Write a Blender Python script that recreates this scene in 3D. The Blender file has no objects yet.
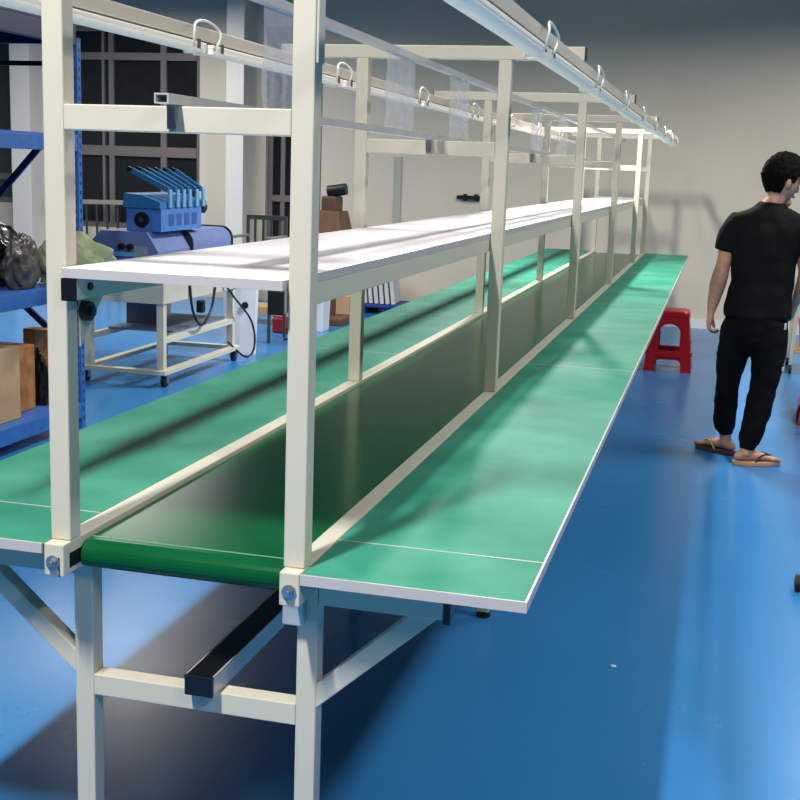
import bpy, bmesh, math, random
from mathutils import Vector, Matrix, noise
from mathutils.geometry import tessellate_polygon
random.seed(7)
S = bpy.context.scene
COL = S.collection
V = Vector
PI = math.pi

# ------------------------------------------------------------------ colour and materials
def lin(c):
    return tuple(((x/255)/12.92 if x/255 <= .04045 else ((x/255+.055)/1.055)**2.4) for x in c) + (1.0,)

MATS = {}
def mat(name, rgb, rough=.5, metal=0., spec=.5, var=0., scale=8., bump=0., bscale=60., rgb2=None, coat=0., stretch=None):
    if name in MATS: return MATS[name]
    m = bpy.data.materials.new(name); m.use_nodes = True
    nt = m.node_tree; b = nt.nodes['Principled BSDF']
    b.inputs['Roughness'].default_value = rough; b.inputs['Metallic'].default_value = metal
    b.inputs['Specular IOR Level'].default_value = spec; b.inputs['Coat Weight'].default_value = coat
    tc = nt.nodes.new('ShaderNodeTexCoord')
    src = tc.outputs['Object']
    if stretch:
        mp = nt.nodes.new('ShaderNodeMapping'); mp.inputs['Scale'].default_value = stretch
        nt.links.new(src, mp.inputs['Vector']); src = mp.outputs['Vector']
    n = nt.nodes.new('ShaderNodeTexNoise'); n.inputs['Scale'].default_value = scale; n.inputs['Detail'].default_value = 5
    nt.links.new(src, n.inputs['Vector'])
    mix = nt.nodes.new('ShaderNodeMix'); mix.data_type = 'RGBA'
    a = lin(rgb); c2 = lin(rgb2) if rgb2 else tuple(x*(1-var) for x in a[:3])+(1,)
    mix.inputs[6].default_value = a; mix.inputs[7].default_value = c2
    rp = nt.nodes.new('ShaderNodeValToRGB'); rp.color_ramp.elements[0].position = .35; rp.color_ramp.elements[1].position = .7
    nt.links.new(n.outputs['Fac'], rp.inputs['Fac'])
    nt.links.new(rp.outputs['Color'], mix.inputs[0])
    nt.links.new(mix.outputs[2], b.inputs['Base Color'])
    if bump:
        n2 = nt.nodes.new('ShaderNodeTexNoise'); n2.inputs['Scale'].default_value = bscale; n2.inputs['Detail'].default_value = 3
        nt.links.new(src, n2.inputs['Vector'])
        bp = nt.nodes.new('ShaderNodeBump'); bp.inputs['Strength'].default_value = bump; bp.inputs['Distance'].default_value = .01
        nt.links.new(n2.outputs['Fac'], bp.inputs['Height']); nt.links.new(bp.outputs['Normal'], b.inputs['Normal'])
    MATS[name] = m
    return m

def floor_mat():
    m = mat('blue_epoxy', (48,124,188), .3, spec=.26, rgb2=(58,133,195), scale=.7, bump=.05, bscale=5)
    nt = m.node_tree; b = nt.nodes['Principled BSDF']
    n = nt.nodes.new('ShaderNodeTexNoise'); n.inputs['Scale'].default_value = 2.2; n.inputs['Detail'].default_value = 6
    tc = nt.nodes.new('ShaderNodeTexCoord'); nt.links.new(tc.outputs['Object'], n.inputs['Vector'])
    mr = nt.nodes.new('ShaderNodeMapRange'); mr.inputs[3].default_value = .16; mr.inputs[4].default_value = .34
    nt.links.new(n.outputs['Fac'], mr.inputs[0]); nt.links.new(mr.outputs[0], b.inputs['Roughness'])
    return m

def sleeve_mat():
    m = bpy.data.materials.new('clear_plastic'); m.use_nodes = True
    nt = m.node_tree; nt.nodes.clear()
    o = nt.nodes.new('ShaderNodeOutputMaterial'); t = nt.nodes.new('ShaderNodeBsdfTransparent')
    d = nt.nodes.new('ShaderNodeBsdfPrincipled'); d.inputs['Base Color'].default_value = lin((225,228,238)); d.inputs['Roughness'].default_value = .2
    mx = nt.nodes.new('ShaderNodeMixShader')
    n = nt.nodes.new('ShaderNodeTexNoise'); n.inputs['Scale'].default_value = 6
    mr = nt.nodes.new('ShaderNodeMapRange'); mr.inputs[3].default_value = .3; mr.inputs[4].default_value = .6
    nt.links.new(n.outputs['Fac'], mr.inputs[0]); nt.links.new(mr.outputs[0], mx.inputs[0])
    nt.links.new(t.outputs[0], mx.inputs[1]); nt.links.new(d.outputs[0], mx.inputs[2]); nt.links.new(mx.outputs[0], o.inputs[0])
    return m

CREAM = mat('cream_paint', (204,198,180), .42, var=.06, scale=3)
GREEN = mat('green_mat', (38,128,104), .58, spec=.24, rgb2=(68,150,126), scale=4, bump=.03, bscale=90)
EDGE = mat('pale_edging', (186,181,180), .45, var=.05)
BELT = mat('belt_green', (8,78,42), .2, spec=.17, rgb2=(12,88,48), scale=4)
WHITEB = mat('white_laminate', (246,240,246), .3, var=.03, scale=5)
BLACKP = mat('black_plastic', (12,12,14), .4)
BLACKR = mat('black_rubber', (16,16,18), .6)
ALU = mat('aluminium', (200,200,198), .4, metal=.35, var=.1)
STEEL = mat('zinc_steel', (170,175,182), .3, metal=.9)
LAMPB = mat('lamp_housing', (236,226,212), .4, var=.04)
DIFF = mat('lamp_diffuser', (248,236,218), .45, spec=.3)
BLUES = mat('blue_steel', (52,116,196), .42, var=.25, scale=14)
NAVY = mat('navy_steel', (14,32,84), .45)
CARD = mat('cardboard', (196,160,122), .8, var=.12, scale=9)
TAN = mat('tan_paper', (186,126,66), .75, rgb2=(140,88,46), scale=14)
BAGK = mat('black_bag', (10,10,11), .25, spec=.6)
BAGG = mat('grey_bag', (96,92,86), .35, rgb2=(40,38,36), scale=16)
BAGL = mat('pale_green_bag', (176,188,142), .5, var=.15)
MACHP = mat('periwinkle_paint', (112,132,180), .4, var=.12)
MACHB = mat('azure_paint', (48,116,168), .4, var=.15, scale=12)
MACHL = mat('light_blue_paint', (104,164,206), .4)
CARTW = mat('ivory_paint', (218,214,192), .45, var=.06)
GREYP = mat('grey_panel', (96,104,122), .5)
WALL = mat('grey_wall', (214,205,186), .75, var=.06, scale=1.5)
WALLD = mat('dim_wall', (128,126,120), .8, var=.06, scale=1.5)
COLW = mat('white_column', (226,222,214), .6, var=.03)
FRAME = mat('window_frame_brown', (118,110,108), .45, var=.1)
GLASS = mat('night_glass', (36,39,40), .12, spec=.5, var=.2)
GLASS2 = mat('grey_glass', (64,74,72), .2, spec=.5, var=.2)
CEIL = mat('ceiling_grey', (60,60,60), .8)
BASEB = mat('baseboard_white', (226,224,220), .5)
REDP = mat('red_plastic', (206,22,34), .3, spec=.5, var=.1)
SKIN = mat('skin', (206,156,128), .5, rgb2=(192,138,110), scale=30)
HAIR = mat('black_hair', (7,6,6), .85, spec=.12, bump=.2, bscale=160, stretch=(1,1,.25))
TEE = mat('black_cotton', (8,8,9), .85, var=.25, scale=5, spec=.25, bump=.25, bscale=14)
JOG = mat('black_fleece', (6,6,8), .9, var=.3, scale=6, spec=.2, bump=.35, bscale=16)
LOGO = mat('pale_print', (205,206,206), .6)
SOLE = mat('tan_sole', (196,150,116), .6)
SOLED = mat('dark_sole', (70,52,44), .6)
STRAP = mat('dark_strap', (46,34,30), .5)
STRAPT = mat('tan_strap', (196,160,104), .5)
EYEW = mat('eye_white', (232,228,222), .3)
LIP = mat('lips', (176,98,88), .5)
BINW = mat('bin_white', (226,228,232), .4)
BROWNM = mat('brown_paint', (112,78,54), .5, var=.3)
DARKG = mat('dark_grey_metal', (62,66,66), .45)
WOODP = mat('pale_wood', (196,160,112), .6, var=.15, scale=20)
BLUEPL = mat('blue_pallet', (26,60,150), .5)
CLEAR = sleeve_mat()
for m_ in (DIFF, LAMPB):  # faint glow added to the unlit battens to lift their undersides
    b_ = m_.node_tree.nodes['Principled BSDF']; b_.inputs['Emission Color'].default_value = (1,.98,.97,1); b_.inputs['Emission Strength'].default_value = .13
FLOOR = floor_mat()

# ------------------------------------------------------------------ mesh helpers
class MB:
    def __init__(self): self.bm = bmesh.new()
    def box(self, x0, x1, y0, y1, z0, z1, bev=0., M=None):
        b = bmesh.new()
        bmesh.ops.create_cube(b, size=1)
        for v in b.verts:
            v.co = V((x0+(v.co.x+.5)*(x1-x0), y0+(v.co.y+.5)*(y1-y0), z0+(v.co.z+.5)*(z1-z0)))
        if bev: bmesh.ops.bevel(b, geom=b.edges[:], offset=bev, segments=2, affect='EDGES', profile=.5)
        return self._add(b, M)
    def _add(self, b, M=None):
        if M is not None: b.transform(M)
        b.normal_update()
        me = bpy.data.meshes.new('t'); b.to_mesh(me); b.free()
        self.bm.from_mesh(me); bpy.data.meshes.remove(me)
        return self
    def beam(self, p, q, w, h, bev=.002, up=(0,0,1)):
        p, q = V(p), V(q); d = q-p; L = d.length; d.normalize()
        s = d.cross(V(up)); 
        if s.length < 1e-4: s = d.cross(V((0,1,0)))
        s.normalize(); u = s.cross(d)
        M = Matrix((( s.x, d.x, u.x, p.x), (s.y, d.y, u.y, p.y), (s.z, d.z, u.z, p.z), (0,0,0,1)))
        return self.box(-w/2, w/2, 0, L, -h/2, h/2, bev, M)
    def cyl(self, p, q, r, r2=None, seg=20):
        p, q = V(p), V(q); r2 = r if r2 is None else r2
        d = q-p; L = d.length
        b = bmesh.new()
        bmesh.ops.create_cone(b, cap_ends=True, segments=seg, radius1=r, radius2=r2, depth=L)
        M = Matrix.Translation((p+q)/2) @ d.to_track_quat('Z', 'Y').to_matrix().to_4x4()
        return self._add(b, M)
    def ball(self, c, r, sx=1, sy=1, sz=1, seg=20, M=None):
        b = bmesh.new(); bmesh.ops.create_uvsphere(b, u_segments=seg, v_segments=seg//2+2, radius=r)
        T = Matrix.Translation(V(c)) @ (M or Matrix.Identity(4)) @ Matrix.Diagonal((sx, sy, sz, 1))
        return self._add(b, T)
    def tube(self, pts, r, seg=10, n=8):
        P = [V(p) for p in pts]; C = []
        for i in range(len(P)-1):
            a = P[max(i-1,0)]; b_ = P[i]; c = P[i+1]; d = P[min(i+2,len(P)-1)]
            for k in range(n):
                t = k/n
                C.append(.5*((2*b_)+(c-a)*t+(2*a-5*b_+4*c-d)*t*t+(3*b_-a-3*c+d)*t**3))
        C.append(P[-1])
        rings = []
        for i, c in enumerate(C):
            tg = (C[min(i+1,len(C)-1)]-C[max(i-1,0)]).normalized()
            s = tg.cross(V((.13,.31,.94))).normalized(); u = s.cross(tg)
            rr = r[min(int(i/n), len(r)-1)] if isinstance(r, (list, tuple)) else r
            rings.append([c+s*rr*math.cos(2*PI*k/seg)+u*rr*math.sin(2*PI*k/seg) for k in range(seg)])
        return self.rings(rings)
    def rings(self, rings, cap=True):
        b = bmesh.new(); vs = [[b.verts.new(p) for p in r] for r in rings]; n = len(vs[0])
        for i in range(len(vs)-1):
            for k in range(n):
                b.faces.new((vs[i][k], vs[i][(k+1)%n], vs[i+1][(k+1)%n], vs[i+1][k]))
        if cap:
            b.faces.new(list(reversed(vs[0]))); b.faces.new(vs[-1])
        bmesh.ops.recalc_face_normals(b, faces=b.faces[:])
        return self._add(b)
    def loft(self, secs, seg=24):
        # secs: (centre, axis_a vector, axis_b vector)
        R = []
        for c, a, b_ in secs:
            c, a, b_ = V(c), V(a), V(b_)
            R.append([c+a*math.cos(2*PI*k/seg)+b_*math.sin(2*PI*k/seg) for k in range(seg)])
        return self.rings(R)
    def plate(self, outer, holes, th, M):
        # 2-D polygon with holes in local XZ, thickness along +Y
        loops = [[V((x, 0, z)) for x, z in outer]] + [[V((x, 0, z)) for x, z in h] for h in holes]
        flat = [[V((p.x, p.z, 0)) for p in l] for l in loops]
        tris = tessellate_polygon(flat)
        pts = [p for l in loops for p in l]
        b = bmesh.new()
        f = [b.verts.new(p) for p in pts]; k = [b.verts.new(p+V((0, th, 0))) for p in pts]
        for t in tris:
            try:
                b.faces.new([f[i] for i in t]); b.faces.new([k[i] for i in reversed(t)])
            except ValueError: pass
        o = 0
        for l in loops:
            n = len(l)
            for i in range(n):
                j = (i+1) % n
                b.faces.new((f[o+i], f[o+j], k[o+j], k[o+i]))
            o += n
        bmesh.ops.recalc_face_normals(b, faces=b.faces[:])
        return self._add(b, M)
    def build(self, name, m, parent=None, smooth=False, loc=None):
        me = bpy.data.meshes.new(name); self.bm.to_mesh(me); self.bm.free()
        if smooth:
            for p in me.polygons: p.use_smooth = True
        o = bpy.data.objects.new(name, me); COL.objects.link(o)
        me.materials.append(m)
        if parent is not None:
            o.parent = parent; o.matrix_parent_inverse = Matrix.Translation(-world_loc(parent))
        return o

LOCS = {}
def world_loc(o):
    return V(LOCS.get(o.name, (0,0,0)))
def thing(name, label, cat, loc, group=None):
    # an Empty at the base of a thing; parts keep world coordinates
    o = bpy.data.objects.new(name, None); COL.objects.link(o)
    o.location = loc; LOCS[o.name] = tuple(loc); o.empty_display_size = .1
    tag(o, label, cat, group); return o
def tag(o, label, cat, group=None):
    o['label'] = label; o['category'] = cat
    if group: o['group'] = group
    return o
def struct(o): o['kind'] = 'structure'; return o
def copy_tree(o, off, label, parent=None):
    c = o.copy(); COL.objects.link(c)
    if parent is None:
        c.location = V(o.location)+V(off); c['label'] = label
    else:
        c.parent = parent; c.matrix_parent_inverse = o.matrix_parent_inverse.copy()
    for ch in list(o.children): copy_tree(ch, off, label, c)
    return c
def organic(mb, name, m, parent, voxel, smooth=6, fac=.5):
    # fuse overlapping solids to one skin
    o = mb.build(name, m)
    r = o.modifiers.new('r', 'REMESH'); r.mode = 'VOXEL'; r.voxel_size = voxel; r.use_smooth_shade = True
    s = o.modifiers.new('s', 'SMOOTH'); s.factor = fac; s.iterations = smooth
    dg = bpy.context.evaluated_depsgraph_get(); dg.update()
    me = bpy.data.meshes.new_from_object(o.evaluated_get(dg)); me.name = name
    o.modifiers.clear(); old = o.data; o.data = me; bpy.data.meshes.remove(old)
    if not me.materials: me.materials.append(m)
    for p in me.polygons: p.use_smooth = True
    if parent is not None:
        o.parent = parent; o.matrix_parent_inverse = Matrix.Translation(-world_loc(parent))
    return o
def ripple(o, fn):
    for v in o.data.vertices: v.co += fn(v.co, v.normal)
    o.data.update()

# ------------------------------------------------------------------ setting
YW = 10.8
struct(MB().box(-9.2, 6, -7, YW+.25, -.12, 0).build('floor', FLOOR))
struct(MB().box(-9.2, 6, -7, YW+.25, 4.5, 4.6).build('ceiling', CEIL))
W1 = (-6.86, -4.98, .72, 2.95); W2 = (-4.2, -3.56, .5, 2.95); W3 = (-8.6, -7.16, .95, 2.95)
def rect(w): return [(w[0], w[2]), (w[1], w[2]), (w[1], w[3]), (w[0], w[3])]
struct(MB().plate([(-9.2,0),(6,0),(6,4.5),(-9.2,4.5)], [rect(W1), rect(W2), rect(W3)], .22, Matrix.Translation((0,YW,0))).build('wall_back', WALL))
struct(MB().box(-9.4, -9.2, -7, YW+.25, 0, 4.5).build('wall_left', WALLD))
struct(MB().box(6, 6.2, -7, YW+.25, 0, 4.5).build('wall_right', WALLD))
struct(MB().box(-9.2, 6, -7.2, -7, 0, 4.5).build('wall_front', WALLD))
struct(MB().box(-3.56, 6, YW-.012, YW-.001, 0, .09).build('baseboard_back', BASEB))
def window(n, w, bars_x, bars_z, glass):
    e = bpy.data.objects.new('window_%d' % n, None); COL.objects.link(e); struct(e)
    e.location = ((w[0]+w[1])/2, YW+.1, w[2]); LOCS[e.name] = tuple(e.location)
    m = MB(); t = .06
    m.box(w[0], w[0]+t, YW+.06, YW+.12, w[2], w[3]); m.box(w[1]-t, w[1], YW+.06, YW+.12, w[2], w[3])
    m.box(w[0]+t, w[1]-t, YW+.06, YW+.12, w[2], w[2]+t); m.box(w[0]+t, w[1]-t, YW+.06, YW+.12, w[3]-t, w[3])
    for x, b in bars_x: m.box(x-b/2, x+b/2, YW+.055, YW+.115, w[2]+t, w[3]-t)
    for z, b in bars_z: m.box(w[0]+t, w[1]-t, YW+.05, YW+.118, z-b/2, z+b/2)
    f = m.build('window_frame', FRAME, e); struct(f)
    g = MB().box(w[0]+t/2, w[1]-t/2, YW+.085, YW+.095, w[2]+t/2, w[3]-t/2).build('window_pane', glass, e); struct(g)
window(1, W1, [(-6.08,.06),(-6.18,.03),(-5.44,.07)], [(1.585,.11),(2.62,.08)], GLASS)
window(2, W2, [(-4.02,.05),(-3.9,.03)], [(1.13,.07)], GLASS)
window(3, W3, [(-7.9,.06)], [(1.25,.07)], GLASS2)
struct(MB().box(-7.14, -6.9, YW-.3, YW+.02, 0, 4.5, .004).build('trim_1', COLW))     # columns on the back wall
struct(MB().box(-4.52, -4.32, YW-.36, YW+.02, 0, 4.5, .004).build('trim_2', COLW))
struct(MB().box(-2.74, -2.66, YW-.015, YW+.005, .1, 1.62).build('wall_strip', mat('strip_grey', (176,173,164), .6)))  # upright strip, a darker grey than the back wall

# ------------------------------------------------------------------ the assembly line
XL, XR = -.4984, 0.            # outer faces of the two side rails
YS = [.026, 1.9, 4.06, 6.165, 8.32, 9.66]
YE = 9.727
line = thing('assembly_line', 'long cream steel conveyor line with green worktops, belt and white overhead shelf', 'assembly line', (-.25, 4.8, 0))
T = .04
for Y in YS:
    for x in (XL, XR-T):
        p = MB().box(x, x+T, Y, Y+T, .8, 1.84, .003).build('post', CREAM, line)
for x in (XL, -.038):
    side = MB().box(x, x+(T if x < -.1 else .038), 0, YE, .738, .80, .0025).build('side_rail', CREAM, line)
    cx = x+.019; cz = .765
    MB().cyl((cx, .001, cz), (cx, -.003, cz), .0135, seg=24).cyl((cx, -.003, cz), (cx, -.010, cz), .0095, seg=6).cyl((cx, -.010, cz), (cx, -.016, cz), .0055, seg=12).build('bolt', STEEL, side)
    MB().box(x+.03, x+.0325, -.0012, .0005, .738, .775).build('slit', BLACKP, side) if x < -.1 else None
    if x < -.1:
        MB().box(x+T-.0005, x+T+.0012, .022, .13, .75, .778).build('tension_slot', BLACKP, side)
# belt with front and back wrap
bx0, bx1 = -.4555, -.041
prof = []
zc, rr = .762, .027
for k in range(13):
    a = PI/2 + PI*k/12
    prof.append((.085+rr*math.cos(a), zc+rr*math.sin(a)))
for k in range(13):
    a = -PI/2 + PI*k/12
    prof.append((YE-.085+rr*math.cos(a), zc+rr*math.sin(a)))
belt = MB().rings([[V((x, y, z)) for y, z in prof] for x in (bx0, bx1)]).build('belt', BELT, line)
MB().box(bx0, bx1, .098, .104, .7892, .7896).build('belt_joint', mat('joint_line', (90,150,110), .4), belt)
# worktops, panel by panel
def worktops(x0, x1, outer):
    ys = [0, .218, 2.56, 4.9, 7.25, YE]
    for a, b in zip(ys[:-1], ys[1:]):
        e = .004
        w = MB().box(x0, x1, a+.0012, b-.0012, .7825, .7985, .001).build('worktop', GREEN, line)
        m = MB()
        if outer > 0: m.box(x1, x1+.0045, a, b, .781, .80)
        else: m.box(x0-.001, x0, a, b, .781, .7975)
        if a == 0: m.box(x0-(.001 if outer < 0 else 0), x1+(.0045 if outer > 0 else 0), -.0045, 0., .781, .80)
        m.box(x0, x1, b-.0018, b+.0018, .79, .7992)
        m.build('edge_strip', EDGE, w)
worktops(.002, .3955, 1)
worktops(-.9205, -.5004, -1)
# shelf with its rails
shz = 1.29
sh = MB()
sh.box(-.456, -.043, .008, YE-.02, shz, shz+.018, .0015)
shelf = sh.build('shelf', WHITEB, line)
mm = MB()
mm.box(-.456, -.043, .0068, .008, shz+.0005, shz+.0175); mm.box(-.043, -.0422, .008, YE-.02, shz+.0005, shz+.0175)
mm.build('shelf_edging', EDGE, shelf)
for x in (-.4575, -.068):
    r = MB().box(x, x+.026, .014, YE-.03, 1.25, 1.29, .002).build('shelf_rail', CREAM, line)
    MB().box(x-.001, x+.027, .0075, .0145, 1.249, 1.2895, .001).build('end_cap', BLACKP, r)
    MB().cyl((x+.0255, .06, 1.272), (x+.031, .06, 1.272), .007, seg=12).build('bolt', BLACKP, r)
for i, Y in enumerate(YS):
    if i: MB().box(-.4315, -.0685, Y+.004, Y+.036, 1.252, 1.289, .002).build('shelf_support', CREAM, line)
    for x in (-.4575, -.045):
        M = Matrix(((0,1,0,x),(1,0,0,Y+T),(0,0,1,0),(0,0,0,1)))
        MB().plate([(0,1.25),(.09,1.25),(.0,1.16)], [], .004, M).build('gusset', CREAM, line)
MB().cyl((-.452, .075, 1.225), (-.437, .075, 1.225), .018, seg=20).cyl((-.437, .075, 1.225), (-.43, .075, 1.225), .009, seg=14).build('knob', BLACKP, line)
# crossbars, overhead beams
for i, Y in enumerate(YS):
    MB().box(XL+T, XR-T, Y, Y+T, 1.546, 1.59, .002).build('crossbar', CREAM, line)
    b = MB().box(-.752, .222, Y, Y+T, 1.84, 1.88, .002).build('overhead_beam', CREAM, line)
    for xe, s in ((.222, 1), (-.752, -1)):
        MB().box(min(xe, xe+s*.004), max(xe, xe+s*.004), Y+.001, Y+T-.001, 1.841, 1.879).build('end_cap', BLACKP, b)
for x in (.182, -.712):
    MB().box(x, x+.038, -.3, YE+.08, 1.807, 1.84, .002).build('light_rail', CREAM, line)
    MB().box(x+.003, x+.035, -.28, YE+.06, 1.80, 1.8065).build('gap_strip', DARKG, line)  # dark strip put in as the shaded gap above the battens
MB().box(.0002, .004, .03, .062, 1.665, 1.78).build('side_plate', mat('plate_grey', (186,184,174), .45), line)
# legs, lower bars, braces, worktop beams
for i, Y in enumerate(YS):
    y = Y+.08 if i < 5 else Y-.06
    for x in (XL, XR-T):
        lg = MB().box(x, x+T, y, y+T, .02, .739, .003).build('leg', CREAM, line)
        MB().cyl((x+T/2, y+T/2, 0), (x+T/2, y+T/2, .012), .024, seg=18).cyl((x+T/2, y+T/2, .012), (x+T/2, y+T/2, .03), .007, seg=10).build('levelling_foot', BLACKR, lg)
    MB().box(XL+T, XR-T, y, y+T, .462, .505, .002).build('lower_crossbar', CREAM, line)
    w = MB().box(0.001, .236, y, y+T, .706, .7815, .002).build('worktop_beam', CREAM, line)
    MB().box(.236, .249, y-.002, y+T, .70, .781).build('end_cap', BLACKP, w)
    w = MB().box(-.78, XL-.001, y, y+T, .706, .7815, .002).build('worktop_beam', CREAM, line)
    MB().box(-.79, -.78, y-.002, y+T, .70, .781).build('end_cap', BLACKP, w)
    MB().beam((-.012, y+.02, .515), (.215, y+.02, .722), .034, .036).build('brace', CREAM, line)
    MB().beam((XL+.012, y+.02, .515), (-.725, y+.02, .722), .034, .036).build('brace', CREAM, line)
    MB().cyl((.295, y+.02, .781), (.295, y+.02, .755), .006, seg=10).cyl((.295, y+.02, .763), (.295, y+.02, .757), .014, seg=18).build('worktop_screw', STEEL, line)
    MB().box(.258, .284, y+.008, y+.012, .735, .781).box(.258, .284, y+.008, y+.04, .735, .738).build('worktop_bracket', ALU, line)
hb = MB(); hb.box(-.062, -.022, .085, .104, .668, .738, .003); hb.build('hanging_bracket', ALU, line)
# cable channel lying on the lower crossbars
ch = MB(); ch.box(-.252, -.195, .083, 6.3, .5055, .509); ch.box(-.252, -.249, .083, 6.3, .509, .546); ch.box(-.198, -.195, .083, 6.3, .509, .546)
chn = ch.build('cable_channel', ALU, line)
MB().box(-.2485, -.1985, .0835, 6.2, .539, .5465).build('cable_channel_lid', BLACKP, chn)
MB().box(-.2525, -.1945, .076, .083, .5055, .547, .002).build('end_cap', BLACKP, chn)

# ------------------------------------------------------------------ hanging rails for the document sleeves
def hanger(name, z, label, y0, y1, clips):
    t = thing(name, label, 'hanging rail', (-.25, y0, z))
    m = MB(); m.box(-.264, -.238, y0, y1, z+.014, z+.017); m.box(-.264, -.261, y0, y1, z, z+.014); m.box(-.241, -.238, y0, y1, z, z+.014); m.box(-.261, -.241, y0, y1, z, z+.002)
    m.build('rail', ALU, t)
    for Y in clips:
        MB().box(-.260, -.244, Y-.006, Y-.003, z-.04, z+.014).box(-.246, -.2435, Y-.010, Y-.003, z-.03, z+.014).build('clip', STEEL, t)
hanger('hanging_rail', 1.592, 'thin aluminium strip clipped along the tops of the crossbars', -.02, 9.6, [Y+.0 for Y in YS[:5]])
hanger('hanging_rail', 1.812, 'thin aluminium strip running under the middle of the overhead beams', -.1, 9.6, [])
for i, (a, b, lab) in enumerate([(.44, .80, 'clear plastic sleeve hanging nearest, beside the front right post'),
        (1.365, 1.682, 'clear plastic sleeve hanging second from the front, before the second crossbar'),
        (2.161, 2.502, 'clear plastic sleeve hanging third from the front, just beyond the second crossbar'),
        (3.976, 4.354, 'clear plastic sleeve hanging fourth from the front, by the third right post'),
        (4.95, 5.40, 'clear plastic sleeve hanging fifth from the front, farthest down the line')]):
    R = []
    n = 14
    for side in (0, 1):
        pass
    bm = bmesh.new(); g = []
    for k in range(n+1):
        y = a+(b-a)*k/n
        g.append([bm.verts.new((-.25+.007*noise.noise(V((y*5, j*.3, i*3)))*(j/4), y, 1.815-.205*j/8)) for j in range(9)])
    for k in range(n):
        for j in range(8): bm.faces.new((g[k][j], g[k+1][j], g[k+1][j+1], g[k][j+1]))
    m = MB(); m.bm.free(); m.bm = bm
    o = m.build('document_sleeve', CLEAR, None, True)
    tag(o, lab, 'plastic sleeve', 'clear sleeves on the overhead strips')

# ------------------------------------------------------------------ batten lights under the two light rails
ORD = ['first', 'second', 'third', 'fourth', 'fifth', 'sixth', 'seventh', 'eighth']
def batten(xc, side):
    t = thing('batten_light', '', 'light', (xc, -.04, 1.79), 'batten lights under the %s rail' % side)
    y0, y1 = -.04, 1.10
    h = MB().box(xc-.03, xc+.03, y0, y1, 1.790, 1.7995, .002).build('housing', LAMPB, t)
    prof = [(xc-.027, 1.7902)]+[(xc+.027*math.cos(a), 1.7902-.014*math.sin(a)) for a in [PI-PI*k/10 for k in range(1, 10)]]+[(xc+.027, 1.7902)]
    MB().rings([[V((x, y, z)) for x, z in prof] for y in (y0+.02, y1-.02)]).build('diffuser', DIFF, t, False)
    for y in (y0, y1-.02):
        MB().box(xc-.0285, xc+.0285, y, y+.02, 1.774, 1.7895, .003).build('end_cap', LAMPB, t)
    for y in (y0+.05, y1-.06):
        MB().box(xc+.0305, xc+.033, y, y+.016, 1.782, 1.806).build('clip', DARKG, t)
    # cable looping up over the rail to the next lamp
    s = xc+.035
    MB().tube([(s, y1-.09, 1.785), (s+.010, y1-.11, 1.82), (s+.006, y1-.09, 1.842), (s, y1-.02, 1.853), (s+.004, y1+.04, 1.843), (s+.010, y1+.056, 1.82), (s, y1+.038, 1.785)], .0035, 8, 6).build('cable', mat('white_cable', (226,226,224), .4), t, True)
    return t
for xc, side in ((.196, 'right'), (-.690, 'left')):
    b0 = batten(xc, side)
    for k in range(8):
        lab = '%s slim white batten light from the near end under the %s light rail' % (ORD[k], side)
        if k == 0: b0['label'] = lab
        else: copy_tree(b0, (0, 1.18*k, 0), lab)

# ------------------------------------------------------------------ red stools
def stool(cx, cy, rot, label):
    t = thing('plastic_stool', label, 'stool', (cx, cy, 0))
    H = .475; wb = .185; wt = .135
    base = Matrix.Translation((cx, cy, 0)) @ Matrix.Rotation(rot, 4, 'Z')
    def arch(w, z0, z1, n=10, r=None):
        r = r or w
        return [(-w, z0)]+[(w, z0)]+[(w-r+r*math.cos(PI/2*k/n), z1-r+r*math.sin(PI/2*k/n)) for k in range(n+1)]+[(-w+r-r*math.cos(PI/2*k/n), z1-r+r*math.sin(PI/2*k/n)) for k in range(n, -1, -1)]
    tilt = math.atan2(wb-wt, H)
    for k in range(4):
        o_l = [(-wb,0),(-.10,0)]+[(-.10+.04*(1-math.cos(PI/2*q/6)), .055+.04*math.sin(PI/2*q/6)) for q in range(7)]+[(.06+.04*math.sin(PI/2*q/6), .095-.04*(1-math.cos(PI/2*q/6))) for q in range(7)]+[(.10,0),(wb,0),(wb-.012,.06),(wt+.004,H-.02),(-wt-.004,H-.02),(-wb+.012,.06)]
        M = base @ Matrix.Rotation(k*PI/2, 4, 'Z') @ Matrix.Translation((0,-wb,0)) @ Matrix.Rotation(-tilt, 4, 'X')
        p = MB().plate(o_l, [arch(.082, .165, .375, 10, .075)], .014, M)
        # moulded rims
        p.box(-.10, .10, -.012, .0, .115, .15, .003, M)
        p.build('side_panel', REDP, t)
    s = MB()
    s.rings([[base @ V((sx*(w_-c_) if True else 0, sy*w_, z)) for sx, sy in ()] or
             [base @ V(((w_*max(-1,min(1,1.25*math.cos(a)))), (w_*max(-1,min(1,1.25*math.sin(a)))), z)) for a in [2*PI*q/40 for q in range(40)]]
             for w_, z, c_ in ((wt+.006, H-.045, 0), (wt+.010, H-.04, 0), (wt+.008, H-.012, 0), (wt-.004, H, 0), (.03, H-.002, 0))])
    s.build('seat', REDP, t, False)
    return t
stool(.345, 7.94, .0, 'red plastic stool standing behind the far end of the right worktop')
stool(1.42, 6.12, .0, 'red plastic stool cut off by the right edge, nearer than the trolley')

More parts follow.
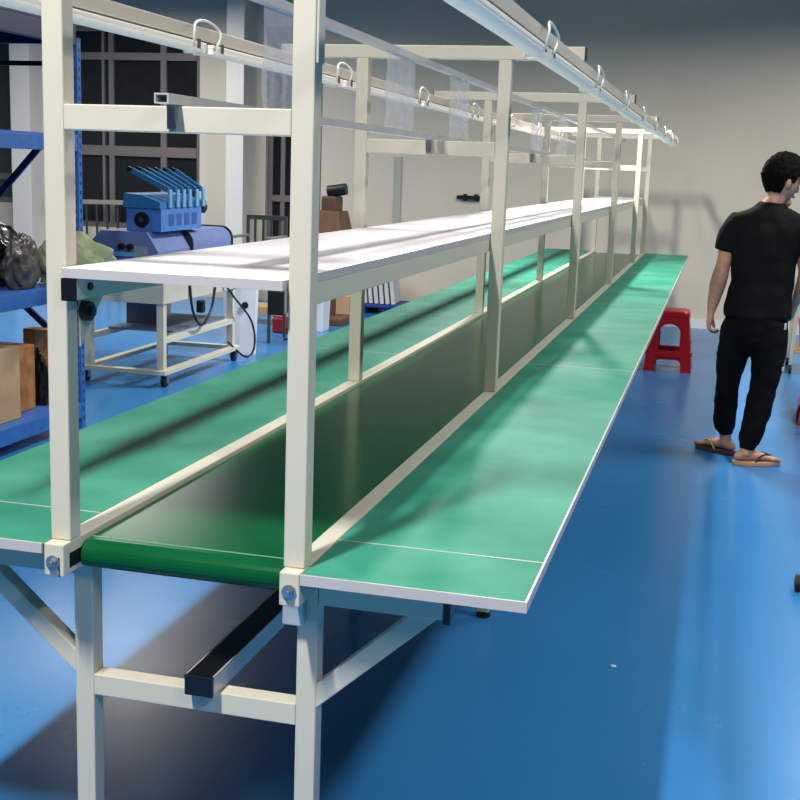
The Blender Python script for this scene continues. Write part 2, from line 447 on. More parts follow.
# ------------------------------------------------------------------ blue rack on the left with bags and boxes
rack = thing('storage_rack', 'blue steel shelving rack left of the line holding bags and boxes', 'shelving rack', (-3.05, 3.1, 0))
RX0, RX1, RY0, RY1 = -3.36, -2.72, 1.9, 4.15
for x in (RX0, RX1-.045):
    for y in (RY0, RY1-.04):
        u = MB()
        u.box(x, x+.045, y, y+.006, 0, 2.12); u.box(x, x+.006, y+.006, y+.04, 0, 2.12); u.box(x+.039, x+.045, y+.006, y+.04, 0, 2.12)
        nf = len(u.bm.faces)
        for k in range(42):
            u.box(x+.016, x+.03, y-.0008, y+.0004, .05+k*.05, .072+k*.05)
            u.box(x+.0446, x+.0458, y+.014, y+.028, .05+k*.05, .072+k*.05)
        up = u.build('upright', BLUES, rack); up.data.materials.append(NAVY)
        for q, p in enumerate(up.data.polygons):
            if q >= nf: p.material_index = 1
        MB().box(x-.01, x+.055, y-.01, y+.05, 0, .006).build('foot_plate', BLUES, up)
for z in (.06, .735, 1.53, 2.08):
    sm = NAVY if z > 2 else BLUES  # navy puts the underside shadow of the top shelf into its colour
    h = .10 if z > 2 else .075
    for x in (RX0+.002, RX1-.038): MB().box(x, x+.036, RY0+.041, RY1-.041, z, z+h, .003).build('beam', sm, rack)
    for y in (RY0+.002, RY1-.034): MB().box(RX0+.046, RX1-.046, y, y+.03, z+.01, z+h-.01, .003).build('cross_beam', sm, rack)
    MB().box(RX0+.04, RX1-.0005, RY0+.04, RY1-.0395, z+h, z+h+.012).build('shelf_board', sm if z > 2 else mat('shelf_blue', (60,116,196), .5), rack)
MB().box(RX0+.046, RX1-.046, RY1-.03, RY1-.012, 1.975, 2.0).build('tie_bar', BLACKP, rack)
for a, b in (((RX0+.05, 1.19), (RX1-.05, 1.75)), ((RX0+.05, .86), (RX1-.05, .42))):
    MB().beam((a[0], RY1-.02, a[1]), (b[0], RY1-.02, b[1]), .02, .035).build('diagonal_brace', NAVY, rack)

def lump(name, m, c, s, seed, amp=.18, freq=2.2, rot=0):
    b = bmesh.new(); bmesh.ops.create_icosphere(b, subdivisions=5, radius=1)
    for v in b.verts:
        n = v.co.normalized()
        d = 1+amp*noise.noise(n*freq+V((seed*7.3, seed, 0)))+amp*.8*(1-abs(noise.noise(n*freq*2.3+V((seed, 0, 3)))))*.6+.03*noise.noise(n*14+V((0,seed,0)))
        co = n*d
        co.z = max(co.z, -.72)
        v.co = V((co.x*s[0], co.y*s[1], (co.z+.72)*s[2]))
    b.transform(Matrix.Translation(c) @ Matrix.Rotation(rot, 4, 'Z'))
    k = MB(); k.bm.free(); k.bm = b
    return k.build(name, m, None, True)
zs = .825
tag(lump('plastic_bag', BAGK, (-3.1, 3.72, zs), (.19, .27, .19), 1, .22, 2.0), 'large black plastic bag lying on the middle shelf of the rack', 'bag', 'bags on the rack')
tag(lump('plastic_bag', BAGG, (-2.80, 3.66, zs), (.055, .12, .15), 2, .3, 2.4), 'crinkled grey plastic bag on the rack shelf beside the front left post', 'bag', 'bags on the rack')
tag(lump('plastic_bag', BAGL, (-2.70, 4.0, zs+.002), (.20, .055, .14), 4, .35, 2.0, .1), 'pale green bag sticking out of the rack just right of the front left post', 'bag', 'bags on the rack')
def carton(x0, x1, y0, y1, z0, z1, label, m):
    t = thing('cardboard_box', label, 'box', ((x0+x1)/2, (y0+y1)/2, z0), 'boxes on the bottom shelf of the rack')
    MB().box(x0, x1, y0, y1, z0, z1, .004).build('carton', m, t)
    if m is CARD: MB().box(x0+.02, x1-.16, y0+.04, y1-.1, z1+.0005, z1+.035, .003).build('folded_flap', mat('flap_pale', (206,184,156), .8), t)
    MB().box((x0+x1)/2-.025, (x0+x1)/2+.025, y0-.0015, y0, z1-.14, z1).build('tape', mat('tape', (188,158,118), .35), t)
    return t
carton(-3.2, -2.8, 3.18, 3.62, .148, .53, 'plain tan cardboard box at the left edge on the bottom rack shelf', CARD)
carton(-3.1, -2.87, 3.70, 3.88, .148, .50, 'smaller brown cardboard box just right of the plain tan one', TAN)
carton(-3.02, -2.82, 4.01, 4.10, .148, .56, 'tall orange brown box beside the front left post at the rack end', TAN)
tag(lump('plastic_bag', BAGK, (-2.90, 3.965, .148), (.05, .022, .17), 6, .25), 'thin black bag squeezed between two brown boxes on the bottom shelf', 'bag', 'bags on the rack')

# ------------------------------------------------------------------ machine cart
CM = Matrix.Translation((-3.165, 6.1, 0)) @ Matrix.Rotation(.01, 4, 'Z')
def cbox(m, *a, bev=.002): m.box(*a, bev, CM); return m
cart = thing('machine_cart', 'ivory steel cart on black castors standing under the blue machines', 'cart', (-3.17, 6.12, 0))
cw, cl = .29, .64
for x in (-cw, cw-.05):
    for y in (-cl, cl-.05): cbox(MB(), x, x+.05, y, y+.05, .115, .56).build('leg', CARTW, cart)
cbox(MB(), -cw-.01, cw+.01, -cl-.02, cl+.02, .56, .695).build('tray', CARTW, cart)
m = MB()
for x in (-cw-.03, cw-.03): cbox(m, x, x+.06, -cl-.04, cl+.04, .085, .115)
for y in (-cl-.04, cl-.02): cbox(m, -cw+.03, cw-.03, y, y+.06, .085, .115)
m.build('base_frame', CARTW, cart)
m = MB()
for x in (-cw, cw-.04): cbox(m, x, x+.04, -cl+.05, cl-.05, .29, .33)
m.build('side_rail', CARTW, cart)
cbox(MB(), -cw+.06, -cw+.3, -cl+.5, -cl+.52, .33, .56).build('back_panel', GREYP, cart)
cbox(MB(), -cw+.045, cw-.045, -cl+.25, cl-.1, .335, .35).build('shelf', GREYP, cart)
for x in (-cw, cw):
    for y in (-cl+.02, cl-.02):
        c = CM @ V((x, y, .038))
        cs = MB().cyl(c+V((-.014,0,0)), c+V((.014,0,0)), .038, seg=24).build('castor', BLACKR, cart)
        MB().cyl(c+V((-.02,0,0)), c+V((.02,0,0)), .014, seg=14).box(c.x-.026, c.x+.026, c.y-.022, c.y+.022, .076, .086).box(c.x-.024, c.x-.018, c.y-.018, c.y+.018, .03, .08).box(c.x+.018, c.x+.024, c.y-.018, c.y+.018, .03, .08).build('fork', STEEL, cs)
CP = lambda x, y, z: CM @ V((x, y, z))
MB().tube([CP(cw+.015, -.25, .68), CP(cw+.03, -.24, .5), CP(cw+.05, -.2, .4), CP(cw+.03, -.05, .36), CP(cw+.02, .12, .45), CP(cw+.02, .2, .62)], .009, 8).build('cable', BLACKP, cart, True)
MB().tube([CP(cw+.02, .3, .66), CP(cw+.05, .5, .5), CP(cw+.09, .75, .3), CP(cw+.1, .8, .1), CP(cw+.06, .72, .02), CP(cw+.0, .5, .16)], .008, 8).build('cable', BLACKP, cart, True)
MB().box(-.02,.03,-.03,.03,-.05,.04,.01, CM @ Matrix.Translation((cw+.03,-.1,.5))).build('plug_socket', BLACKP, cart)

low = thing('blue_machine', 'low periwinkle blue machine with chamfered hood resting on the ivory cart', 'machine', (-3.17, 6.1, .696))
def prism(secxz, y0, y1, M): return MB().rings([[M @ V((x, y, z)) for x, z in secxz] for y in (y0, y1)])
z0 = .697
sec = [(-.2, z0), (.27, z0), (.27, z0+.21), (.19, z0+.335), (-.14, z0+.335), (-.21, z0+.26), (-.21, z0+.05)]
prism(sec, -.68, -.16, CM).build('front_housing', MACHP, low)
sec2 = [(-.19, z0)]+[(.28, z0)]+[(.28-.09*(1-math.cos(PI/2*k/6)), z0+.23+.095*math.sin(PI/2*k/6)) for k in range(7)]+[(-.12, z0+.325), (-.19, z0+.26)]
prism(sec2, -.145, .57, CM).build('rear_hood', MACHP, low)
for a, b in ((-.16, -.145), (.57, .59)): prism([(x*1.03, z0+(z-z0)*1.03) for x, z in sec2], a, b, CM).build('black_band', BLACKP, low)
fm = MB(); fm.box(-.2, .12, -.70, -.68, z0+.17, z0+.20, .003, CM); fm.box(-.22, .1, -.71, -.69, z0+.09, z0+.12, .003, CM); fm.build('front_bar', MACHL, low)
MB().cyl(CP(.02,-.72,z0+.235), CP(.02,-.68,z0+.235), .02).cyl(CP(.08,-.72,z0+.235), CP(.08,-.68,z0+.235), .02).build('knob', BLACKP, low)
MB().box(.1, .2, -.685, -.68, z0+.1, z0+.24, .001, CM).build('control_panel', mat('panel_grey', (150,152,160), .5), low)

up = thing('blue_machine', 'bright blue machine with raised slanted arms on top of the periwinkle one', 'machine', (-3.05, 5.95, 1.06))
z1 = z0+.337
MB().rings([[CM @ V((x, y, z)) for x, z in [(.02,z1),(.265,z1),(.265,z1+.15),(.02,z1+.15)]] for y in (-.62, .04)]).build('lower_body', mat('blue_body', (78,134,202), .4, rgb2=(58,112,190), scale=18), up)
for k in range(4): MB().box(.2655,.2675,-.5+k*.125,-.42+k*.125,z1+.035,z1+.115,.001,CM).build('side_vent', mat('vent_blue', (50,84,150), .5), up)
MB().rings([[CM @ V((x, y, z)) for x, z in [(-.0,z1+.152),(.265,z1+.152),(.265,z1+.19),(.14,z1+.235),(.01,z1+.245)]] for y in (-.64, .07)]).build('upper_tray', MACHB, up)
MB().cyl(CP(.13,-.635,z1+.075), CP(.13,-.618,z1+.075), .05, seg=28).build('fan_guard', BLACKP, up)
MB().cyl(CP(.13,-.64,z1+.075), CP(.13,-.6355,z1+.075), .016, seg=14).build('fan_hub', DARKG, up)
for i, y in enumerate((-.5, -.38, -.28, -.18, -.06, .05)):
    a = MB(); a.beam(CP(.262, y, z1+.272), CP(.01+.012*i, y-.02, z1+.392), .03, .035, .003)
    ar = a.build('slanted_arm', MACHB, up)
    MB().box(.2675, .282, y-.022, y+.022, z1+.155, z1+.275, .003, CM).build('arm_bracket', MACHL, ar)
    MB().beam(CP(.008+.012*i, y-.02, z1+.393), CP(-.02+.012*i, y-.022, z1+.403), .034, .03).build('arm_tip', BLACKP, ar)
MB().cyl(CP(.2, .075, z1+.15), CP(.2, .17, z1+.15), .012).cyl(CP(.2, .17, z1+.15), CP(.215, .195, z1+.15), .05, seg=24).build('hand_wheel', DARKG, up)

# ------------------------------------------------------------------ things in the far left corner
def taper(x0, x1, y0, y1, z0, z1, k, M=None, n=24, sq=1.35):
    R = []
    cx, cy = (x0+x1)/2, (y0+y1)/2; hx, hy = (x1-x0)/2, (y1-y0)/2
    for z in (z0, z0+.008, z1-.01, z1):
        t = (z-z0)/(z1-z0); s = (1-k)+k*t
        if z in (z0, z1): s *= .985
        R.append([V((cx+hx*s*max(-1,min(1,sq*math.cos(a))), cy+hy*s*max(-1,min(1,sq*math.sin(a))), z)) for a in [2*PI*q/n for q in range(n)]])
    if M: R = [[M @ p for p in r] for r in R]
    return MB().rings(R)
BMx = Matrix.Translation((-2.99, 7.12, 0)) @ Matrix.Rotation(.55, 4, 'Z')
t = thing('floor_bin', 'white tapered plastic bin with a round black knob behind the ivory cart', 'bin', (-2.99, 7.12, 0), 'white bins on the floor')
taper(-.125, .125, -.14, .14, 0, .56, .12, BMx, 40).build('bin_body', BINW, t)
taper(-.13, .13, -.145, .145, .561, .60, 0, BMx, 40).build('lid', BINW, t)
MB().cyl(BMx @ V((.01,-.138,.40)), BMx @ V((.01,-.158,.40)), .026).build('knob', BLACKP, t)
t = thing('floor_bin', 'white tapered plastic bin seen just right of the front right post', 'bin', (-2.91, 8.75, 0), 'white bins on the floor')
taper(-3.04, -2.78, 8.6, 8.86, 0, .50, .12, None, 40).build('bin_body', BINW, t)
taper(-3.045, -2.775, 8.595, 8.865, .501, .535, 0, None, 40).build('lid', BINW, t)

t = thing('metal_chair', 'dark grey slatted metal chair behind the white shelf, left of the front right post', 'chair', (-3.15, 8.0, 0))
for x in (-3.34, -2.99):
    for y in (7.72, 8.1): MB().box(x, x+.025, y, y+.025, 0, 1.06 if y > 8 else .87, .003).build('leg', DARKG, t)
MB().box(-3.35, -2.955, 7.7, 8.095, .45, .475, .004).build('seat', DARKG, t)
m = MB(); m.box(-3.315, -2.99, 8.103, 8.12, 1.02, 1.06, .003); m.box(-3.315, -2.99, 8.103, 8.12, .6, .63, .003); m.build('backrest', DARKG, t)
for k in range(4): MB().box(-3.27+k*.075, -3.25+k*.075, 8.105, 8.118, .63, 1.02).build('slat', DARKG, t)
for x in (-3.35, -3.0): MB().box(x, x+.045, 7.66, 8.1, .872, .895, .004).build('armrest', mat('arm_grey', (120,122,118), .4), t)

t = thing('drill_press', 'brown floor-standing machine with a round dark head right of the front right post', 'machine', (-2.9, 8.75+.45, 0))
X, Y = -2.95, 9.3
MB().box(X-.2, X+.2, Y-.22, Y+.2, 0, .07, .01).build('base', BROWNM, t)
MB().cyl((X, Y+.05, .07), (X, Y+.05, 1.2), .05).build('column', BROWNM, t)
taper(X-.11, X+.13, Y-.16, Y+.14, .72, 1.08, -.6, None, 32).build('gearbox', BROWNM, t)
MB().box(X-.07, X+.08, Y-.12, Y+.12, 1.05, 1.22, .02).build('head', mat('head_brown', (92,66,54), .5), t)
MB().cyl((X-.02, Y-.05, 1.26), (X+.16, Y-.05, 1.29), .055, seg=28).build('motor', BLACKP, t)
MB().box(X-.16, X+.16, Y-.24, Y+.0, .60, .63, .004).build('table', DARKG, t)

t = thing('wooden_crate', 'pale wooden crate on the floor left of the front right post', 'crate', (-3.5, 9.0, 0))
for k in range(4): MB().box(-3.8, -3.28, 8.84+.09*k, 8.9+.09*k, .09, .17, .003).build('plank', WOODP, t)
for x in (-3.76, -3.36): MB().box(x, x+.06, 8.86, 9.16, 0, .089).build('runner', BLACKP, t)
t = thing('power_box', 'small red power box with a black cable on the floor by the crate', 'power box', (-3.08, 8.42, 0))
MB().box(-3.18, -3.03, 8.34, 8.5, 0.0, .14, .015).build('case', mat('dark_red', (150,28,40), .4), t)
MB().box(-3.16, -3.05, 8.36, 8.48, .141, .2, .01).build('top_cover', mat('pale_red', (196,150,150), .4), t)
MB().tube([(-3.04, 8.335, .06), (-2.95, 8.28, .02), (-2.86, 8.2, .01), (-2.86, 8.05, .01), (-2.92, 7.95, .01)], .009, 8).build('cable', BLACKP, t, True)
t = thing('long_crate', 'low tan board crate on the floor left of the second left post', 'crate', (-3.05, 9.9, 0))
MB().box(-3.35, -2.88, 9.75, 10.05, .03, .22, .005).build('crate_body', CARD, t)
MB().box(-3.33, -2.9, 9.77, 10.03, 0, .03).build('base', BLACKP, t)
MB().box(-3.2, -3.0, 9.8, 9.95, .2205, .27, .01).build('lid_block', BLACKP, t)
pal = MB()
t = thing('blue_pallet', 'blue plastic pallet against the back wall right of the second left post', 'pallet', (-2.6, 10.45, 0))
MB().box(-2.95, -2.32, 10.2, 10.75, .07, .1, .004).build('deck', BLUEPL, t)
for x in (-2.93, -2.67, -2.42): MB().box(x, x+.08, 10.22, 10.73, 0, .0695).build('runner', BLUEPL, t)
for k in range(6):
    x = -2.86+k*.06
    b = MB(); b.box(-.02, .02, 0, .42, 0, .3, .004, Matrix.Translation((x, 10.25, .106)) @ Matrix.Rotation(-.12, 4, 'Y') @ Matrix.Rotation(.12, 4, 'Z'))
    tag(b.build('white_board', mat('board_white', (206,206,206), .6)), '%s white board from the left leaning upright on the blue pallet' % ORD[k], 'board', 'white boards on the blue pallet')
t = thing('wall_bracket', 'short black bar fixed to the back wall behind the white shelf', 'wall bracket', (-1.9, YW-.03, 1.2))
MB().box(-2.04, -1.76, YW-.06, YW-.012, 1.205, 1.245, .006).build('bar', BLACKP, t)
MB().box(-1.98, -1.94, YW-.012, YW-.0005, 1.19, 1.26).box(-1.86, -1.82, YW-.012, YW-.0005, 1.19, 1.26).build('mount', BLACKP, t)
t = thing('metal_railing', 'pale horizontal metal rail with dark bars before the left window', 'railing', (-6.1, YW-.12, 0))
MB().beam((-6.8, YW-.1, .995), (-5.5, YW-.1, 1.02), .04, .05).build('top_rail', mat('rail_pale', (150,146,132), .5), t)
for k in range(10): MB().box(-6.72+k*.13, -6.70+k*.13, YW-.11, YW-.09, .0, .975).build('bar', DARKG, t)

# ------------------------------------------------------------------ right side: trolley with red things, castor
t = thing('trolley', 'pale grey metal trolley behind the man at the right edge', 'trolley', (1.6, 8.3, 0))
G = mat('trolley_grey', (176,182,166), .4)
for x, l in ((1.29, .02), (1.93, -.02)):
    for y in (8.15, 8.6): MB().beam((x, y, .07), (x+l, y, .75), .028, .028).build('leg', G, t)
for z in (.16, .70): MB().box(1.31, 1.93, 8.14, 8.62, z, z+.025, .004).build('shelf', mat('tray_tan', (176,146,110), .5) if z < .5 else G, t)
for x in (1.29, 1.93):
    for y in (8.15, 8.6): MB().cyl((x-.012, y, .032), (x+.012, y, .032), .032, seg=20).build('castor', BLACKR, t)
t = thing('red_basket', 'red plastic basket on the lower shelf of the trolley', 'basket', (1.5, 8.32, .186))
taper(1.34, 1.64, 8.18, 8.46, .1855, .40, .15, None, 32).build('basket_body', REDP, t)
taper(1.33, 1.65, 8.17, 8.47, .401, .42, 0, None, 32).build('rim', REDP, t)
t = thing('office_castor', 'black twin-wheel castor on the blue floor at the right edge', 'castor', (1.062, 2.66, 0))
for s in (-1, 1):
    w = MB().cyl((1.062+s*.006, 2.66, .032), (1.062+s*.024, 2.66, .032), .032, seg=28).build('wheel', BLACKR, t)
    MB().cyl((1.062+s*.0245, 2.66, .032), (1.062+s*.027, 2.66, .032), .018, seg=20).build('hub', DARKG, w)
MB().cyl((1.062, 2.66, .026), (1.062, 2.66, .1), .0055, seg=12).ball((1.062, 2.66, .045), .03, .9, 1, .6).build('stem', BLACKP, t)
tag(lump('paper_scrap', mat('paper_white', (236,236,232), .7), (.448, 1.704, 0.0), (.009, .006, .004), 3), 'tiny white scrap lying on the blue floor right of the worktop corner', 'scrap')

# ------------------------------------------------------------------ the man
man = thing('person', 'person from behind in black T-shirt, black jogging trousers and tan sandals, head turned right', 'person', (.86, 4.83, 0))
HC = V((.952, 4.85, 1.507))
HM = Matrix.Translation(HC) @ Matrix.Rotation(-math.radians(58), 4, 'Z') @ Matrix.Rotation(-math.radians(16), 4, 'X') @ Matrix.Scale(1.05, 4)
def skull(n, grow=0.):
    x, y, z = n
    p = V((x*.076, y*.097, z*.116))
    if z < 0:
        q = -z
        p.x *= 1-.34*q*q
        if y < 0: p.y *= 1-.52*q
        else: p.y *= 1-.10*q
        if y > 0: p.z *= 1+.05*y
    else:
        if y < 0: p.y *= 1.04
    if y > .55 and -.1 < z < .25: p.y -= .004*(y-.55)
    return p+V((x, y, z))*grow
def sphere_pts(nu, nv, fn):
    R = []
    for j in range(1, nv):
        th = PI*j/nv
        R.append([fn(V((math.sin(th)*math.cos(2*PI*i/nu), math.sin(th)*math.sin(2*PI*i/nu), math.cos(th)))) for i in range(nu)])
    return R
B = MB()
B.rings([[HM @ p for p in r] for r in sphere_pts(48, 32, skull)])
H = lambda x, y, z: HM @ V((x, y, z))
B.loft([(H(0,.088,.022), HM.to_3x3()@V((.007,0,0)), HM.to_3x3()@V((0,.006,.0))), (H(0,.102,-.012), HM.to_3x3()@V((.010,0,0)), HM.to_3x3()@V((0,.010,.003))), (H(0,.104,-.024), HM.to_3x3()@V((.015,0,0)), HM.to_3x3()@V((0,.012,0))), (H(0,.09,-.034), HM.to_3x3()@V((.013,0,0)), HM.to_3x3()@V((0,.010,0)))], 14)
B.ball(H(0,.083,-.056), .016, 1.4, .6, .5, 14, HM.to_3x3().to_4x4())
B.ball(H(0,.074,-.092), .024, 1.1, .8, .8, 14, HM.to_3x3().to_4x4())
B.ball(H(0,.084,.03), .014, 3.2, .5, .5, 14, HM.to_3x3().to_4x4())
for s in (-1, 1):
    B.ball(H(s*.079,-.006,-.012), .03, .28, .62, 1.0, 16, HM.to_3x3().to_4x4() @ Matrix.Rotation(s*.35,4,'Z'))
    B.ball(H(s*.074,.0,-.036), .010, .5, .8, .9, 12, HM.to_3x3().to_4x4())
X3, Y3, Z3 = V((1,0,0)), V((0,1,0)), V((0,0,1))
def el(c, rx, ry): return (c, X3*rx, Y3*ry)
B.loft([el((.955,4.855,1.465),.054,.058), el((.935,4.845,1.42),.056,.058), el((.915,4.84,1.385),.060,.060), el((.905,4.84,1.345),.085,.068), el((.90,4.845,1.30),.145,.08), el((.90,4.85,1.2),.16,.10), el((.90,4.85,1.05),.14,.098), el((.90,4.85,.92),.14,.10), el((.885,4.845,.80),.135,.10), el((.88,4.84,.72),.125,.10), el((.88,4.835,.66),.09,.08)])
def limb(pts, seg=20):
    S_ = []
    P = [V(p[0]) for p in pts]
    for i, (c, ra, rb) in enumerate(pts):
        d = (P[min(i+1,len(P)-1)]-P[max(i-1,0)]).normalized()
        a = d.cross(Y3).normalized(); b = d.cross(a)
        S_.append((c, a*ra, b*rb))
    return S_
LARM = [((.785,4.85,1.265),.04,.05), ((.75,4.85,1.24),.046,.05), ((.71,4.848,1.15),.046,.05), ((.69,4.84,1.04),.038,.042), ((.683,4.842,1.0),.043,.045), ((.672,4.852,.94),.043,.045), ((.658,4.865,.86),.034,.036), ((.650,4.872,.80),.023,.027)]
RARM = [((1.015,4.85,1.265),.04,.05), ((1.05,4.85,1.24),.046,.05), ((1.10,4.852,1.15),.046,.05), ((1.118,4.86,1.04),.038,.042), ((1.117,4.872,1.0),.039,.042), ((1.108,4.91,.95),.037,.038), ((1.095,4.965,.89),.029,.03), ((1.088,5.0,.855),.023,.026)]
B.loft(limb(LARM)); B.loft(limb(RARM))
def hand(w, d, side_in, fwd, s=1):
    # w wrist, d down the hand, side_in palm normal (towards thigh), fwd towards the thumb
    w, d, n, f = V(w), V(d).normalized(), V(side_in).normalized(), V(fwd).normalized()
    B.loft([(w-d*.01, n*.020, f*.026), (w+d*.015, n*.019, f*.029), (w+d*.05, n*.017, f*.039), (w+d*.082, n*.014, f*.040), (w+d*.092, n*.009, f*.036)], 20)
    for k, (o, L, r) in enumerate(((.029,.070,.0088), (.010,.078,.0092), (-.010,.072,.0088), (-.028,.058,.0078))):
        b0 = w+d*.078+f*o
        c1 = .35+.08*k; c2 = 1.15+.1*k; c3 = 1.9+.1*k
        p1 = b0+(d*math.cos(c1)+n*math.sin(c1))*L*.48
        p2 = p1+(d*math.cos(c2)+n*math.sin(c2))*L*.32
        p3 = p2+(d*math.cos(c3)+n*math.sin(c3))*L*.22
        B.tube([b0-d*.012, b0+d*.01, p1, p2, p3], [r*1.05, r*1.05, r, r*.92, r*.85], 10, 4)
        B.ball(p3, r*.86, seg=10)
    t0 = w+d*.022+f*.022+n*.006
    t1 = w+d*.052+f*.046+n*.016; t2 = w+d*.078+f*.050+n*.026; t3 = w+d*.096+f*.044+n*.034
    B.tube([t0, t1, t2, t3], [.013,.0115,.010], 10, 4); B.ball(t3, .0098, seg=10)
hand((.650,4.872,.80), (-.08,.10,-1), (1,.15,0), (-.1,1,.08))
hand((1.088,5.0,.855), (-.1,.5,-.8), (-1,.1,0), (.1,.85,.5))
LLEG = [((.815,4.845,.74),.06,.08), ((.795,4.85,.66),.072,.085), ((.778,4.865,.54),.07,.078), ((.766,4.88,.42),.052,.056), ((.765,4.895,.30),.05,.056), ((.772,4.915,.18),.036,.04), ((.782,4.93,.10),.031,.036), ((.785,4.935,.055),.032,.038)]
RLEG = [((.95,4.838,.74),.06,.08), ((.962,4.82,.66),.072,.085), ((.962,4.79,.54),.07,.078), ((.955,4.765,.43),.052,.056), ((.935,4.745,.30),.05,.056), ((.91,4.72,.18),.036,.04), ((.893,4.705,.10),.031,.036), ((.886,4.698,.055),.032,.038)]
B.loft(limb(LLEG)); B.loft(limb(RLEG))
def foot(heel, d, s):
    h = V(heel); d = V(d).normalized(); n = V((d.y, -d.x, 0)); z = Z3
    b = .026
    B.loft([(h+z*(b+.018)-d*.004, n*.014, z*.012), (h+d*.015+z*(b+.026), n*.028, z*.025), (h+d*.055+z*(b+.036), n*.031, z*.036), (h+d*.10+z*(b+.030), n*.032, z*.030), (h+d*.15+z*(b+.022), n*.039, z*.021), (h+d*.19+z*(b+.015), n*.042, z*.014), (h+d*.205+z*(b+.011), n*.036, z*.009)], 20)
    for k in range(5):
        o = -.033+k*.0165; o *= s
        L = [.046,.040,.036,.031,.026][k]; r = [.0115,.0085,.008,.0078,.0075][k]
        q = h+d*.19+n*o
        B.tube([q+z*(b+.012), q+d*L*.6+z*(b+.012), q+d*L+z*(b+.009)], r, 10, 3); B.ball(q+d*L+z*(b+.009), r, seg=10)
LH, LD = (.832,4.905,0), (-.80,.60,0)
RH, RD = (.836,4.685,0), (.93,.37,0)
foot(LH, LD, 1); foot(RH, RD, -1)
organic(B, 'body', SKIN, man, .0055, 3, .4)
# hair
def hair_fn(n):
    x, y, z = n
    edge = .30 if y > .25 else (-.62 if y < -.15 else -.10)
    if abs(x) > .6 and y > -.25: edge = max(edge, -.05) if y < .3 else .3
    w = .04*noise.noise(n*9)
    if z > edge+w:
        top = max(0, z)
        g = .011+.018*top+.012*max(0, y)*top+.005*noise.noise(n*7)+.003*noise.noise(n*22)
        if z < -.1: g *= max(.35, 1+1.1*(z+.1))
        if y > .55 and z < .62: g += .014
    else: g = -.02
    return skull(n, g)
MB().rings([[HM @ p for p in r] for r in sphere_pts(110, 80, hair_fn)]).build('hair', HAIR, man, True)
for s in (-1, 1):
    e = MB().ball(H(s*.031,.083,.012), .0115, 1, .7, .8, 16, HM.to_3x3().to_4x4()).build('eye', EYEW, man, True)
    MB().ball(H(s*.031,.0905,.012), .0052, 1, .6, 1, 12, HM.to_3x3().to_4x4()).build('iris', BLACKP, e, True)
    MB().beam(H(s*.016,.095,.031), H(s*.046,.086,.031), .006, .006).build('eyebrow', HAIR, man)
MB().ball(H(0,.0925,-.056), .011, 1.8, .35, .55, 16, HM.to_3x3().to_4x4()).build('mouth', LIP, man, True)
# T-shirt
Tm = MB()
Tm.loft([el((.912,4.84,1.395),.066,.064), el((.908,4.84,1.372),.082,.074), el((.902,4.842,1.348),.135,.09), el((.90,4.845,1.322),.185,.10), el((.90,4.85,1.26),.20,.122), el((.90,4.85,1.17),.185,.13), el((.90,4.85,1.06),.168,.124), el((.902,4.85,.97),.162,.122), el((.895,4.85,.88),.170,.128), el((.89,4.848,.80),.178,.134), el((.889,4.848,.782),.176,.133)], 40)
Tm.loft(limb([((.83,4.85,1.27),.05,.06), ((.752,4.85,1.272),.074,.078), ((.717,4.85,1.21),.065,.072), ((.695,4.848,1.15),.058,.066), ((.690,4.847,1.125),.057,.065)]), 28)
Tm.loft(limb([((.97,4.85,1.27),.05,.06), ((1.05,4.85,1.272),.074,.078), ((1.086,4.85,1.21),.065,.072), ((1.108,4.853,1.15),.058,.066), ((1.112,4.855,1.125),.057,.065)]), 28)
tee = organic(Tm, 'tshirt', TEE, man, .009, 10, .5)
ripple(tee, lambda c, n: n*(.006*noise.noise(V((c.x*7, c.y*7, c.z*16)))+.006*noise.noise(V((c.x*14+c.z*9, c.y*10, c.z*4)))))
# trousers
J = MB()
J.loft([el((.89,4.848,.86),.150,.115), el((.888,4.846,.80),.162,.124), el((.885,4.842,.72),.172,.130), el((.884,4.84,.65),.172,.122), el((.878,4.835,.60),.15,.095)], 36)
J.loft(limb([((.80,4.845,.74),.088,.115), ((.79,4.85,.66),.09,.108), ((.783,4.86,.57),.086,.095), ((.772,4.875,.45),.068,.078), ((.768,4.89,.33),.064,.07), ((.768,4.905,.22),.062,.066), ((.776,4.922,.155),.056,.06), ((.781,4.928,.135),.042,.046), ((.783,4.93,.115),.041,.045)]), 28)
J.loft(limb([((.965,4.835,.74),.088,.115), ((.968,4.82,.66),.092,.108), ((.964,4.795,.57),.088,.095), ((.955,4.768,.45),.074,.078), ((.938,4.75,.33),.070,.072), ((.918,4.728,.21),.064,.068), ((.902,4.712,.13),.055,.058), ((.895,4.706,.105),.044,.048), ((.893,4.704,.085),.043,.047)]), 28)
jog = organic(J, 'trousers', JOG, man, .009, 5, .5)
ripple(jog, lambda c, n: n*(.008*noise.noise(V((c.x*9, c.y*9, c.z*13)))+.004*noise.noise(V((c.x*20, c.y*18, c.z*24)))))
def mark(target, w, h, kind):
    v = min(jog.data.vertices, key=lambda q: (q.co-V(target)).length)
    c, n = jog.data.vertices[v.index].co.copy(), jog.data.vertices[v.index].normal.copy()
    n.z = 0; n.normalize(); a = Z3.cross(n)
    M = Matrix(((a.x, n.x, 0, c.x), (a.y, n.y, 0, c.y), (0, 0, 1, c.z), (0, 0, 0, 1)))
    MB().box(-w/2, w/2, .002, .0055, -h/2, h/2, .001, M).build(kind, LOGO, jog)
mark((1.03, 4.765, .752), .022, .034, 'trouser_logo')
mark((1.035, 4.76, .53), .03, .022, 'trouser_print')
mark((.70, 4.83, .60), .02, .014, 'trouser_print')
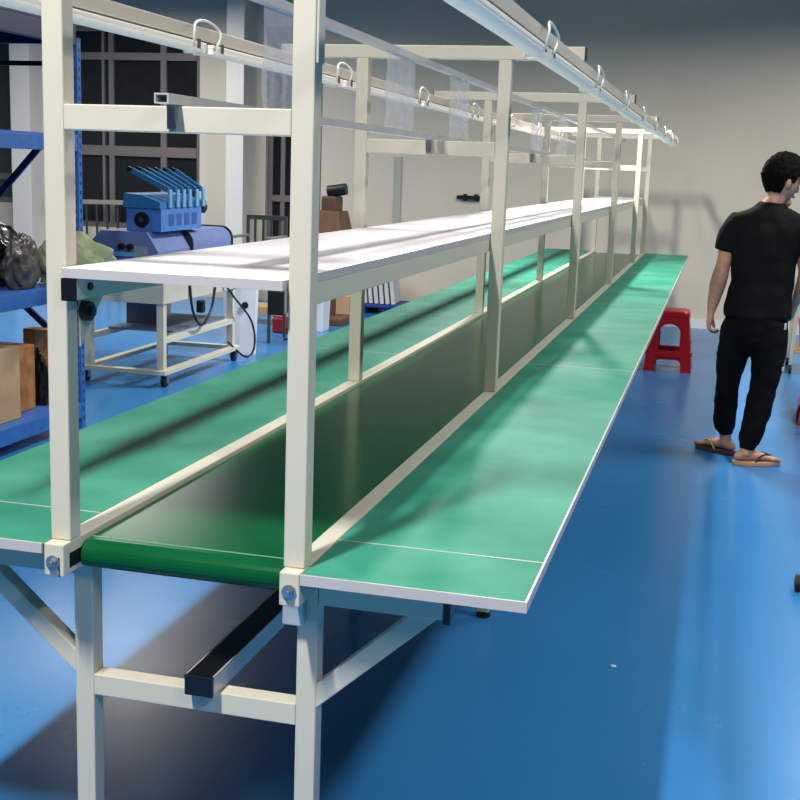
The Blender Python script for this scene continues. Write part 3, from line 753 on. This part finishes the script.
def sandal(heel, d, sole_m, strap_m):
    h = V(heel); d = V(d).normalized(); n = V((d.y, -d.x, 0))
    R = []
    for z, g in ((0, -.003), (.006, 0), (.02, 0), (.0255, -.003)):
        r = []
        for k in range(40):
            a = 2*PI*k/40
            u = .122+(.135+g)*math.cos(a); t = (u+.013)/.27
            wd = (.036+.012*math.sin(PI*min(1, max(0, t))**1.6)+g)*abs(math.sin(a))**.75
            r.append(h+d*u+n*(wd if math.sin(a) > 0 else -wd)+Z3*z)
        R.append(r)
    s = MB().rings(R).build('sandal', sole_m, man)
    for a, b in ((.10, .19), ):
        for sg in (-1, 1):
            MB().tube([h+d*.10+n*sg*.038+Z3*.02, h+d*.13+n*sg*.036+Z3*.055, h+d*.17+n*sg*.02+Z3*.062, h+d*.20+n*sg*.004+Z3*.045, h+d*.215+Z3*.026], .0055, 8, 5).build('strap', strap_m, s, True)
    return s
sandal(LH, LD, SOLED, STRAPT); sandal(RH, RD, SOLE, STRAP)

# ------------------------------------------------------------------ lamps, world, camera
def area(x, y, z, e, sx=.14, sy=1.2, col=(1.,.975,.93)):
    l = bpy.data.lights.new('ceiling_and_fill_lamp', 'AREA'); l.shape = 'RECTANGLE'; l.size = sx; l.size_y = sy; l.energy = e; l.color = col; l.spread = math.radians(168)
    o = bpy.data.objects.new('ceiling_and_fill_lamp', l); COL.objects.link(o); o.location = (x, y, z)
area(-.65, -2.0, 4.4, 275, .14, .7)
for y, e in ((2.3, 36), (6.84, 165)): area(-.65, y, 3.3, e, .14, .7)
for y, e in ((-2.2, 66), (1.6, 56), (4.75, 60), (8.4, 66)): area(2.1, y, 3.3, e, .3, 1.1)
area(-5.2, 8.3, 3.3, 130, 2.4, 2.4); area(-6.6, 5.0, 3.3, 80, 2.4, 2.4)  # soft fill lamps, added to brighten the columns at far left
w = bpy.data.worlds.new('world'); S.world = w; w.use_nodes = True
w.node_tree.nodes['Background'].inputs[0].default_value = (.62,.55,.47,1); w.node_tree.nodes['Background'].inputs[1].default_value = .04
S.view_settings.view_transform = 'Standard'; S.view_settings.look = 'None'; S.view_settings.exposure = 0.; S.view_settings.gamma = 1.

cam = bpy.data.cameras.new('camera'); co = bpy.data.objects.new('camera', cam); COL.objects.link(co)
cam.sensor_width = 36; cam.sensor_fit = 'HORIZONTAL'; cam.lens = 1214.53*36/800; cam.clip_start = .05; cam.clip_end = 60
r_, u_, f_ = V((.9666459,.25375191,.0347229)), V((-.08055738,.17254218,.98170245)), V((-.24311771,.95175583,-.18722878))
co.matrix_world = Matrix(((r_.x,u_.x,-f_.x,.65882),(r_.y,u_.y,-f_.y,-1.91707),(r_.z,u_.z,-f_.z,1.5),(0,0,0,1)))
S.camera = co
